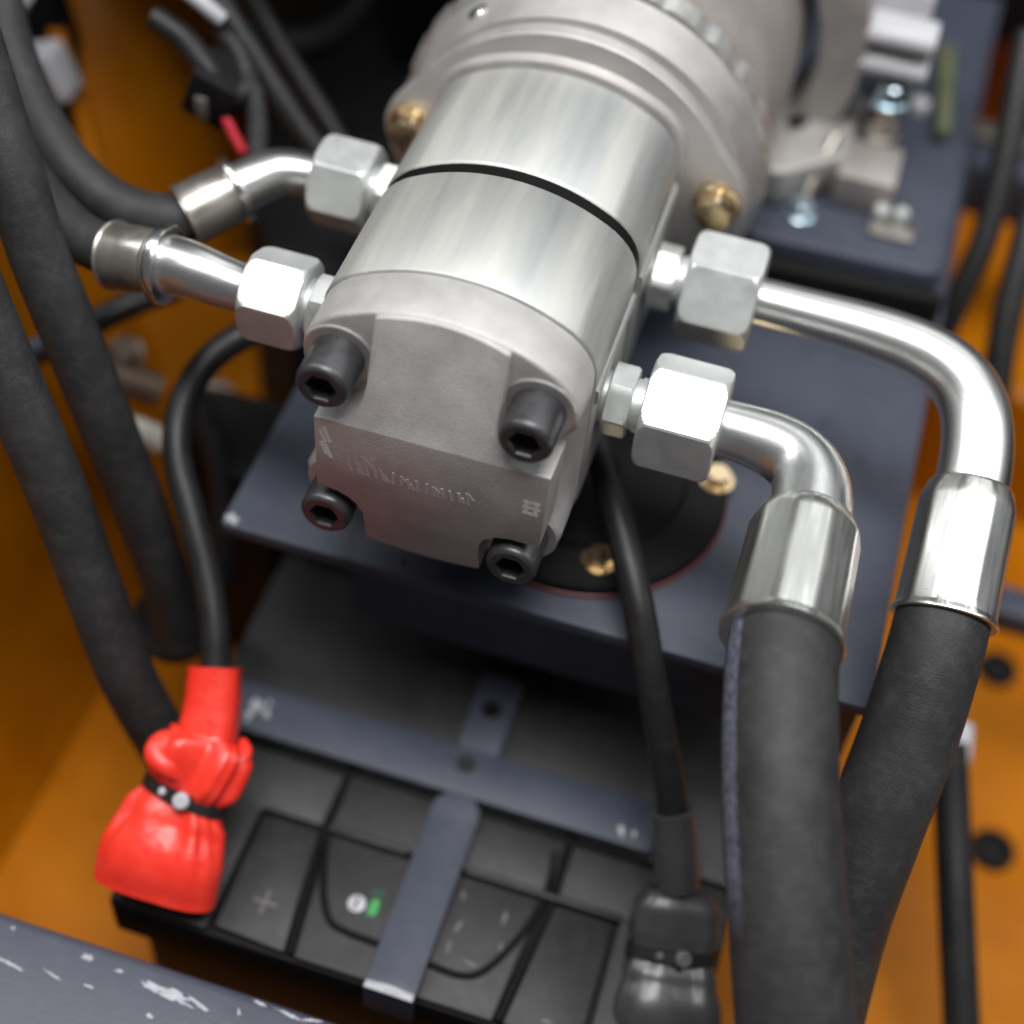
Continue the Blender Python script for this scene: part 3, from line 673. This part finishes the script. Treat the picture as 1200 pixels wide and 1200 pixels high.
# hold-down: cross bar with a narrow strap over the front edge
hd = thing('battery_bracket', 'slate grey flat bar and strap holding the battery down', 'bracket', (26, -16, BZ))
mb = MB(); prism(mb, rounded([(-77, -25), (100.5, -25), (100.5, -4.2), (-77, -4.2)], 1.2), -158, -155); link('cross_bar', mb, 'paint', hd, bevel=0.5)
mb = MB(); prism(mb, rounded([(17.5, -3.9), (35, -3.9), (35, 33), (17.5, 33)], 2), -158.4, -155.8); link('rear_tab', mb, 'paint', hd, bevel=0.5)
for (x, y, z, r) in ((25.6, 15.6, -155.8, 4.0), (24, -11.8, -155.0, 3.8)):
    mb = MB(); revolve(mb, (x, y, z-0.2), (0, 0, 1), [(0, r), (0.35, r)], 24); link('bolt_hole', mb, 'groove' if y > 0 else 'cable', hd)
mb = MB(); n_ = 14
prof = [(-23, -158.6)] + [(-25.5-k*2.2, -158.8-1.4*math.sin(min(1, k/5)*math.pi/2)) for k in range(6)] + [(-60, -160.2), (-100, -160.2), (-104.6, -160.6), (-106.2, -163), (-106.6, -178)]
wd = [5.5, 6.0, 8.5, 9.0] + [9.3]*20
up_ = [(26.2+s*wd[i], y, z+2.4) for i, (y, z) in enumerate(prof) for s in (-1, 1)]
dn_ = [(26.2+s*wd[i], y+(1.5 if i > 7 else 0), z) for i, (y, z) in enumerate(prof) for s in (-1, 1)]
c = len(prof); fs = []
for i in range(c-1):
    a0 = 2*i; b0 = 2*c+2*i
    fs += [[a0, a0+1, a0+3, a0+2], [b0, b0+2, b0+3, b0+1], [a0, a0+2, b0+2, b0], [a0+1, b0+1, b0+3, a0+3]]
fs += [[0, 2*c, 2*c+1, 1], [2*c-2, 2*c-1, 4*c-1, 4*c-2]]
mb.add(up_+dn_, fs); link('strap', mb, 'paint', hd, bevel=0.4)
mb = MB(); prism(mb, [(17.2, -106.4), (35.2, -106.6), (35.0, -104.0), (26, -103.2), (17.4, -103.8)], -158.2, -157.7); link('worn_edge', mb, 'bare', hd, smooth=0, label='bare worn edge where the strap bends down')
for (x, y, r) in ((-61, -14, 3.6), (-56.5, -16, 3.4), (-63, -18.5, 2.4), (-57, -11, 1.6), (88, -20, 2.0), (93, -19.5, 1.2)):
    mb = MB(); blob(mb, x, y, -155, r, 10, 0.8, 1.2, 0.3, random.uniform(0.1, 0.3)); link('paint_chip', mb, 'bare' if x < 0 else 'lightgrey', hd, smooth=0)

# ------------------------------------------------------------------ positive cable with red boot
def wrapped_boot(name, axis, widths, mat, parent, pleat, seed, thick=0.72, up=(0, 0, 1), segs=72, n=7):
    """soft sleeve: elliptical rings along an axis, gathered into folds round the tie"""
    rnd = random.Random(seed); c = catmull(axis, n); m = len(c)
    ph = [rnd.uniform(0, 6.28) for _ in range(6)]
    vs, fs = [], []
    for i in range(m):
        t = i/(m-1); x = t*(len(widths)-1); j = min(int(x), len(widths)-2); fr = x-j; fr = fr*fr*(3-2*fr)
        wv = [widths[j][q]+(widths[j+1][q]-widths[j][q])*fr for q in range(3)]      # half width, half height, pleat depth
        d = (c[min(i+1, m-1)]-c[max(i-1, 0)]).normalized()
        a = d.cross(Vector(up)).normalized(); b = a.cross(d)
        for k in range(segs):
            th = 2*math.pi*k/segs
            f = 1 + wv[2]*(0.5*math.sin(7*th+ph[0]+2*t) + 0.32*math.sin(11*th+ph[1]) + 0.3*math.sin(4*th+ph[2]-3*t))
            cx = abs(math.cos(th))**0.65*(1 if math.cos(th) >= 0 else -1); sx = abs(math.sin(th))**0.65*(1 if math.sin(th) >= 0 else -1)
            vs.append(c[i] + a*cx*wv[0]*f + b*sx*wv[1]*f)
    for i in range(m-1):
        for k in range(segs): fs.append([i*segs+k, i*segs+(k+1) % segs, (i+1)*segs+(k+1) % segs, (i+1)*segs+k])
    fs += [list(range(segs))[::-1], [(m-1)*segs+k for k in range(segs)]]
    mb = MB(); mb.add(vs, fs); return link(name, mb, mat, parent, smooth=70)
def zip_tie(parent, center, axis_dir, rx, ry, head_dir, mat='cable', headmat='lightgrey', head=True):
    d = V(axis_dir).normalized(); a = d.cross(V(0, 0, 1)).normalized(); b = a.cross(d); c0 = V(center)
    pts = [c0 + a*math.cos(2*math.pi*k/28)*rx + b*math.sin(2*math.pi*k/28)*ry for k in range(28)]
    mb = MB(); vs, fs = [], []
    for k in range(28):
        o_ = (pts[k]-c0).normalized()
        for s, e in ((-2.4, 0), (2.4, 0), (2.4, 1.5), (-2.4, 1.5)): vs.append(pts[k] + d*s + o_*e)
    for k in range(28):
        k2 = (k+1) % 28
        for q in range(4): fs.append([4*k+q, 4*k+(q+1) % 4, 4*k2+(q+1) % 4, 4*k2+q])
    mb.add(vs, fs); z = link('zip_tie', mb, mat, parent, smooth=40)
    if head:
        th = math.radians(head_dir); p = c0 + a*math.cos(th)*rx + b*math.sin(th)*(ry+1.2)
        mb = MB(); revolve(mb, p, (p-c0), [(-1, 3.0), (2.0, 3.0), (2.8, 2.2)], 16); link('tie_head', mb, headmat, z)
        p2 = c0 + a*math.cos(th-.5)*rx + b*math.sin(th-.5)*(ry+.4)
        mb = MB(); revolve(mb, p2, (p2-c0), [(-1, 1.6), (1.6, 1.5), (2.0, 1.0)], 12); link('tie_glint', mb, headmat, z)  # pale dot painted in as a glint on the tie
    return z
pc = thing('battery_cable', 'black battery cable with tied red boot on the positive terminal', 'cable', (-68.93, -77.33, -160.0))
mb = MB(); sweep(mb, [(-72.02, 91.44, -45.54), (-86.35, 84.01, -45.25), (-97.83, 72.58, -46.15), (-106.09, 57.13, -49.62), (-107.83, 39.3, -56.2), (-103.17, 23.59, -64.77), (-90.98, 7.14, -75.26), (-78.55, -8.95, -88.11), (-70.66, -22.59, -98.15), (-65.45, -36.36, -109.14)], 5.4, 24, 8)
link('cable_jacket', mb, 'cable', pc)
ax = [(-66.93, -32.39, -105.6), (-64.0, -42.64, -113.27), (-62.48, -50.83, -119.0), (-62.61, -53.84, -120.81), (-62.13, -58.19, -122.52), (-62.75, -63.5, -126.81), (-64.2, -69.51, -132.83), (-65.25, -77.16, -138.97), (-65.38, -89.18, -146.27), (-65.27, -97.2, -155.53)]
wrapped_boot('insulator_boot', ax, [(9.4, 9.4, 0.0), (9.9, 9.6, 0.0), (10.6, 9.8, 0.01), (12.8, 10.6, 0.10), (16.8, 12.0, 0.24), (16.4, 11.4, 0.26), (13.6, 8.8, 0.10), (17.6, 10.5, 0.17), (22.0, 12.0, 0.035), (22.4, 10.4, 0.01)], 'red', pc, 0.1, 5)
for path, rr_ in (([(-52.07, -61.88, -123.4), (-48.99, -58.03, -120.76), (-47.66, -53.37, -119.76), (-49.89, -49.53, -118.81)], [4.6, 4.6, 3.4, 1.2]),
                  ([(-65.38, -68.07, -120.96), (-69.52, -68.25, -117.77), (-73.94, -66.16, -116.58), (-73.71, -62.34, -116.08), (-68.99, -59.32, -117.02)], [4.0, 5.0, 5.6, 5.2, 4.0])):
    mb = MB(); sweep(mb, path, rr_, 24, 8, squash=0.75); link('boot_fold', mb, 'red', pc, smooth=70)
zip_tie(pc, (-64.2, -69.51, -132.83), V((-65.42, -78.43, -139.99))-V((-62.51, -59.22, -124.62)), 15.0, 10.0, 104)

# ------------------------------------------------------------------ negative cable with dark boot
nc = thing('battery_cable', 'black battery cable with smoky dark boot on the negative terminal', 'cable', (116.89, -52.87, -160.0))
mb = MB(); sweep(mb, [(43.02, 63.92, -42.58), (50.36, 51.53, -44.94), (61.82, 31.49, -50.41), (73.5, 12.3, -60.47), (83.64, -2.23, -76.87), (93.85, -14.66, -96.78), (101.52, -23.45, -113.25), (107.17, -32.97, -127.34)], [5.6, 5.6], 24, 8)
link('cable_jacket', mb, 'cable', nc)
mb = MB(); sweep(mb, [(103.43, -27.17, -117.97), (107.86, -33.97, -128.29), (112.87, -43.14, -140.67)], [7.6, 8.0, 8.0], 28, 6); link('sleeve', mb, 'pvc', nc)
axn = [(113.71, -41.93, -143.75), (114.72, -47.26, -148.33), (115.88, -53.04, -153.31), (117.18, -59.72, -157.75), (118.55, -66.59, -162.36), (120.56, -76.59, -168.36), (123.86, -88.98, -179.18)]
wrapped_boot('insulator_boot', axn, [(12, 8.5, 0.01), (15.5, 10, 0.02), (16, 10, 0.05), (14.4, 8.8, 0.07), (17, 11, 0.05), (20, 13, 0.025), (21, 12, 0.01)], 'pvc', nc, 0.1, 11)
zip_tie(nc, (117.18, -59.72, -157.75), V((118.55, -66.59, -162.36))-V((115.88, -53.04, -153.31)), 15.2, 10.2, 100, headmat='greyink')

# ================================================================== FRONT CROSS MEMBER (lower left, chipped)
fm = thing('cross_member', 'scuffed slate grey steel beam across the lower left corner', 'beam', (-60, -170, -268))
mb = MB(); prof = rounded([(-124, -150), (-124, -268), (-250, -268), (-250, -158), (-143, -150.4)], [4, 0, 0, 0, 6])
prism(mb, prof, -330, 230, 'x'); link('beam', mb, 'paintchip', fm, bevel=0.4)
for (p, r, sx, sy, a) in (((-42.25, -133.06, -150.0), 6.0, 1.5, 0.45, -.1), ((-49.09, -133.15, -150.0), 3.4, 1.3, .5, -.2), ((-32.24, -133.16, -150.0), 3.6, 1.4, .35, -.25), ((-74.55, -130.18, -150.0), 2.2, 1.2, .7, 0), ((-62.03, -131.12, -150.0), 1.6, 1, .7, 0), ((-103.21, -128.74, -150.0), 1.2, .8, 1, 0),
                          ((-97.77, -140.65, -150.0), 3.4, 1.8, .3, 0), ((-83.18, -139.47, -150.2), 2.4, 2.0, .25, -.1), ((-69.05, -139.39, -150.4), 1.8, 1.2, .4, 0), ((-45.5, -142.42, -151.2), 1.8, .8, .9, 0),
                          ((-12.47, -126.5, -150.0), 2.0, 1.6, .4, -.2), ((-1.38, -127.17, -150.0), 3.0, 2.0, .3, -.1), ((6.06, -126.54, -150.0), 2.2, 1.6, .4, 0), ((-18.07, -131.53, -150.0), 1.6, .4, 1.3, .2)):
    mb = MB(); zz = -150.0 if p[1] > -143 else -150.4 + (p[1]+143)*0.071
    blob(mb, p[0], p[1], zz, r*0.9, 31, sx*1.15, sy*0.8, a+random.uniform(-.25, .25), random.uniform(0.06, 0.2)); link('paint_chip', mb, 'bare', fm, smooth=0)

# ================================================================== LEFT AND REAR BACKGROUND
post = thing('orange_post', 'bright orange curved body panel in the upper left corner', 'panel', (-205.19, 185.47, -101.63))
mb = MB(); q0, q1, q2, q3 = V((-253.38, 229.72, -17.35)), V((-205.21, 339.26, -66.14)), V((-169.7, 241.68, -166.1)), V((-214.58, 178.25, -119.05))
cols = 16; rows = 10; vs, fs = [], []
for i in range(rows+1):
    t = i/rows
    l, r = q0.lerp(q3, t), q1.lerp(q2, t)
    for k in range(cols+1):
        s = k/cols; p = l.lerp(r, s)
        bulge = 20*math.sin(s*math.pi)**0.8
        vs.append(p + V(0, -bulge, bulge*0.6))
for i in range(rows):
    for k in range(cols): fs.append([i*(cols+1)+k, i*(cols+1)+k+1, (i+1)*(cols+1)+k+1, (i+1)*(cols+1)+k])
nn = len(vs); vs += [p + V(4, 14, -8) for p in vs]
fs += [[j+nn for j in f][::-1] for f in fs]
rim = [k for k in range(cols+1)] + [(i+1)*(cols+1)-1 for i in range(1, rows+1)] + [rows*(cols+1)+k for k in range(cols-1, -1, -1)] + [i*(cols+1) for i in range(rows-1, 0, -1)]
fs += [[rim[i], rim[(i+1) % len(rim)], rim[(i+1) % len(rim)]+nn, rim[i]+nn] for i in range(len(rim))]
mb.add(vs, fs); link('sheet', mb, 'orange', post, smooth=60)
q = [V((-252.69, 222.21, -17.13)), V((-241.83, 209.31, -36.25)), V((-230.82, 196.76, -53.78)), V((-220.55, 185.48, -72.75)), V((-210.28, 172.34, -93.27))]
mb = MB(); sweep(mb, q, 4.0, 20, 6); link('rolled_edge', mb, 'orange', post)

# black engine mass standing in for deep shade behind and below the left fittings
eng = thing('engine_dark_mass', 'black engine mass standing in for deep shade behind the left fittings', 'engine', (-120, 260, -270))
mb = MB(); prism(mb, rounded([(-84, 118), (-98, 120), (-150, 190), (-160, 300), (-160, 460), (-84, 460)], 14), -269.6, -70); link('housing', mb, 'plastic_and_shade', eng, bevel=6, bseg=3)
mb = MB(); prism(mb, rounded([(-120, 300), (-76, 262), (-76, 460), (-184, 460), (-184, 390)], 14), -69.6, 94.6); link('upper_dark_mass', mb, 'plastic_and_shade', eng, bevel=6, bseg=3)
mb = MB(); prism(mb, rounded([(-86, 62), (-136, 88), (-150, 117), (-86, 117)], 8), -269.6, -128); link('shade_fill_box', mb, 'plastic_and_shade', eng, bevel=5, bseg=3)  # black box added as the darkness below the left nuts
mb = MB(); box(mb, -66, 60, 205, 460, -269.6, -82); link('lower_dark_mass', mb, 'plastic_and_shade', eng, bevel=6, bseg=3)
mb = MB(); prism(mb, rounded([(-250, 172), (-75, 172), (-75, 464), (-250, 464)], 10), 95, 101); link('shade_plate', mb, 'plastic_and_shade', eng, bevel=1.5)  # unseen plate added above the view to throw the upper left into shade
G = 'loom of black cables in the upper left'
plain('cable', 'long straight black cable slanting down behind the rear left nut', [(-161.77, 179.88, 43.26), (-147.32, 172.41, 29.33), (-126.93, 163.08, 10.19), (-108.56, 155.38, -7.24), (-90.7, 149.86, -22.78), (-74.61, 145.12, -39.98)], 5.2, 'cable', 'cable', G)
plain('cable', 'black cable just behind the long slanting one', [(-164.06, 217.68, 22.54), (-135.84, 200.31, -3.29), (-113.33, 189.19, -22.97), (-90.44, 177.83, -42.91)], 4.6, 'cable', 'cable', G)
plain('cable', 'black cable curling round the connector plug', [(-164.81, 155.56, 23.69), (-151.79, 153.02, 19.31), (-140.65, 146.8, 14.84), (-133.47, 141.61, 10.61), (-126.64, 141.47, 7.98), (-124.32, 150.14, 9.51), (-132.6, 160.37, 14.18), (-145.52, 170.65, 19.7), (-157.24, 187.5, 33.06)], 4.6, 'cable', 'cable', G)
plain('cable', 'black cable arching across the dark at the top edge', [(-145.29, 204.83, -4.45), (-133.34, 202.83, -8.2), (-121.77, 206.9, -6.85), (-112.18, 216.29, -0.77), (-108.01, 230.23, 10.03), (-108.61, 246.94, 23.95)], 7.5, 'plastic_and_shade', 'cable', G)
plain('cable', 'short grey lead hanging behind the upper left elbow', [(-121.91, 147.79, 9.76), (-118.04, 141.61, 1.36), (-115.38, 135.0, -7.18), (-112.33, 124.52, -19.0)], 4.0, 'rubber', 'cable', G)
plain('wire', 'thin red wire below the black plug', [(-132.28, 139.9, 2.43), (-128.69, 137.42, -1.55), (-125.04, 135.55, -6.35), (-121.06, 133.75, -11.15)], 2.0, 'redwire', 'wire', G)
plug = thing('connector_plug', 'black connector plug above the red wire', 'connector', (-131.65, 141.91, 3.99))
q = V((-135.77, 146.24, 6.98)); mb = MB(); box(mb, q.x-9, q.x+10, q.y-10, q.y+10, q.z-12, q.z+9, Matrix.Rotation(0.35, 3, 'Y'), q); link('shell', mb, 'plastic_and_shade', plug, bevel=2)
q = V((-138.14, 138.9, 2.63)); mb = MB(); box(mb, q.x-2.5, q.x+2.5, q.y-4, q.y+4, q.z-5, q.z+5); link('latch', mb, 'greyink', plug, bevel=0.8)
q = V((-148.13, 164.52, 28.18)); mb = MB(); sweep(mb, [q+V(-7, 0, 5), q+V(8, 0, -5)], 3.2, 14, 2, spline=False)
tag(link('cable_clip', mb, 'lightgrey', origin=q, bevel=0.6), 'pale clip on the slanting cable at the top edge', 'clip')
# things seen past the left hoses
lb = thing('latch_block', 'pale grey block on a black bracket at the far upper left', 'block', (-241.27, 188.55, -53.5))
mb = MB(); q = V((-245.26, 199.3, -43.92)); box(mb, q.x-46, q.x+8, q.y+8, q.y+22, q.z-60, q.z+60, Matrix.Rotation(-0.2, 3, 'Y'), q); link('black_bracket', mb, 'plastic_and_shade', lb, bevel=2)
q = V((-236.09, 187.76, -41.97)); mb = MB(); box(mb, q.x-10, q.x+10, q.y-9, q.y+9, q.z-11, q.z+13, Matrix.Rotation(-0.35, 3, 'Y'), q); link('pale_block', mb, 'lightgrey', lb, bevel=3.5, bseg=3)
q = V((-240.35, 173.45, -0.68)); mb = MB(); box(mb, q.x-14, q.x+7, q.y-8, q.y+8, q.z-8, q.z+8, Matrix.Rotation(0.6, 3, 'Y'), q)
tag(link('pale_fitting', mb, 'lightgrey', origin=q, bevel=2), 'pale grey fitting in the extreme top left corner', 'fitting')
# small pipe fittings low behind the diagonal hose
plain('pipe_stub', 'dull brown metal pipe stub beside the curved battery cable', [(-166.68, 82.24, -99.44), (-156.48, 84.01, -102.38), (-144.15, 87.58, -106.82)], 7.0, 'brownpipe', 'pipe', None, 24, 4)
plain('pipe_stub', 'short cream pipe stub just below the brown one', [(-148.36, 64.39, -106.93), (-141.84, 65.85, -109.47), (-134.95, 67.71, -114.38)], 5.6, 'cream', 'pipe', None, 24, 4)
plain('pipe_stub', 'faint brown pipe end in the dark under the nut', [(-139.42, 117.22, -130.28), (-127.66, 119.26, -133.26)], 4.6, 'brownpipe', 'pipe', None, 20, 4)
plain('drain_hose', 'thin black hose crossing behind the two diagonal hoses', [(-194.96, 72.99, -91.67), (-180.56, 83.74, -85.31), (-167.99, 94.48, -78.62), (-157.31, 107.95, -77.21), (-150.13, 120.56, -79.82)], 5.5, 'cable', 'hose')
plain('drain_hose', 'dark hose curving down beside the left edge of the plate', [(-134.37, 89.87, -101.4), (-124.57, 85.18, -113.54), (-115.34, 77.28, -128.23), (-110.04, 67.11, -148.04), (-105.87, 52.87, -176.25)], 6.0, 'cable', 'hose')
q = V((-162.13, 95.06, -98.8)); hb = tag(hexbolt(q, (0.2, -0.5, 0.8), 5, 7, 'hex_bolt', 'brownpipe', None, washer=8), 'small dull bolt above the brown pipe stub', 'bolt')
plain('pipe_stub', 'grey clamp bar between the two diagonal hoses', [(-191.84, 62.13, -81.56), (-179.81, 70.38, -76.84)], 5.0, 'paint', 'pipe', None, 20, 4)

# ================================================================== RIGHT BACKGROUND
for p, lab in (((244.1, 195.83, -269.0), 'black rubber grommet in the orange floor right of the rear elbow ferrule'), ((251.7, 91.83, -269.0), 'black rubber grommet in the orange floor beside the upright hose')):
    q = V(p); mb = MB(); revolve(mb, (q.x, q.y, -270), (0, 0, 1), [(0, 10.5), (3, 10.5), (4.6, 9.6), (5, 7.5), (2, 6.5), (1.5, 2)], 36)
    tag(link('rubber_grommet', mb, 'plastic_and_shade', origin=(q.x, q.y, -270)), lab, 'grommet')
plain('upright_hose', 'black hose standing on the orange floor at the right', [(204.63, 68.91, -164.89), (213.54, 44.59, -181.31), (221.92, 19.47, -195.69), (230.56, -4.22, -211.55), (242.42, -34.72, -233.59)], 7.4, 'cable', 'hose')
plain('hose_cap', 'pale cap on the top end of the upright hose', [(210.21, 61.97, -174.22), (210.23, 70.04, -170.17), (208.8, 80.23, -166.73)], 5.2, 'lightgrey', 'cap', None, 20, 4)
plain('cable', 'black cable crossing the orange floor at the right, inner of two', [(163.49, 332.3, -5.42), (166.13, 309.18, -24.99), (168.97, 287.82, -45.76), (169.67, 265.78, -69.34), (166.61, 251.45, -88.5), (164.08, 241.55, -109.35)], 6.2, 'cable', 'cable', 'cables at the right')
plain('cable', 'black cable at the right edge, outer of two', [(186.01, 282.33, -50.66), (186.93, 261.68, -67.89), (187.76, 242.55, -86.47), (192.03, 222.81, -108.77), (201.57, 198.74, -142.12)], 6.8, 'cable', 'cable', 'cables at the right')
br = thing('floor_bracket', 'dark slate bracket on the orange floor at the upper right', 'bracket', (171.13, 349.25, -84.38))
q = V((170.59, 350.73, -83.07)); mb = MB(); box(mb, q.x-22, q.x+40, q.y-16, q.y+18, q.z-24, q.z+4); link('block', mb, 'paint', br, bevel=2)
mb = MB(); box(mb, q.x-18, q.x+34, q.y+2, q.y+16, q.z+4.3, q.z+9); link('top_lip', mb, 'oldzinc', br, bevel=1.5)
sb = thing('floor_rail', 'slate grey rail lying on the orange floor at the right edge', 'rail', (231.63, 168.29, -192.19))
q = V((224.76, 149.1, -167.57)); mb = MB(); box(mb, q.x-12, q.x+90, q.y-6, q.y+10, q.z-10, q.z+4); link('rail', mb, 'paint', sb, bevel=1.5)
q = V((148.66, 437.07, -60.22)); mb = MB(); box(mb, q.x-36, q.x+120, q.y-10, q.y+40, q.z-8, q.z+60)
tag(link('rear_box', mb, 'plastic_and_shade', origin=q, bevel=4), 'black box in shade at the top right corner', 'box')

for o in bpy.data.objects:
    if '_o' in o: del o['_o']
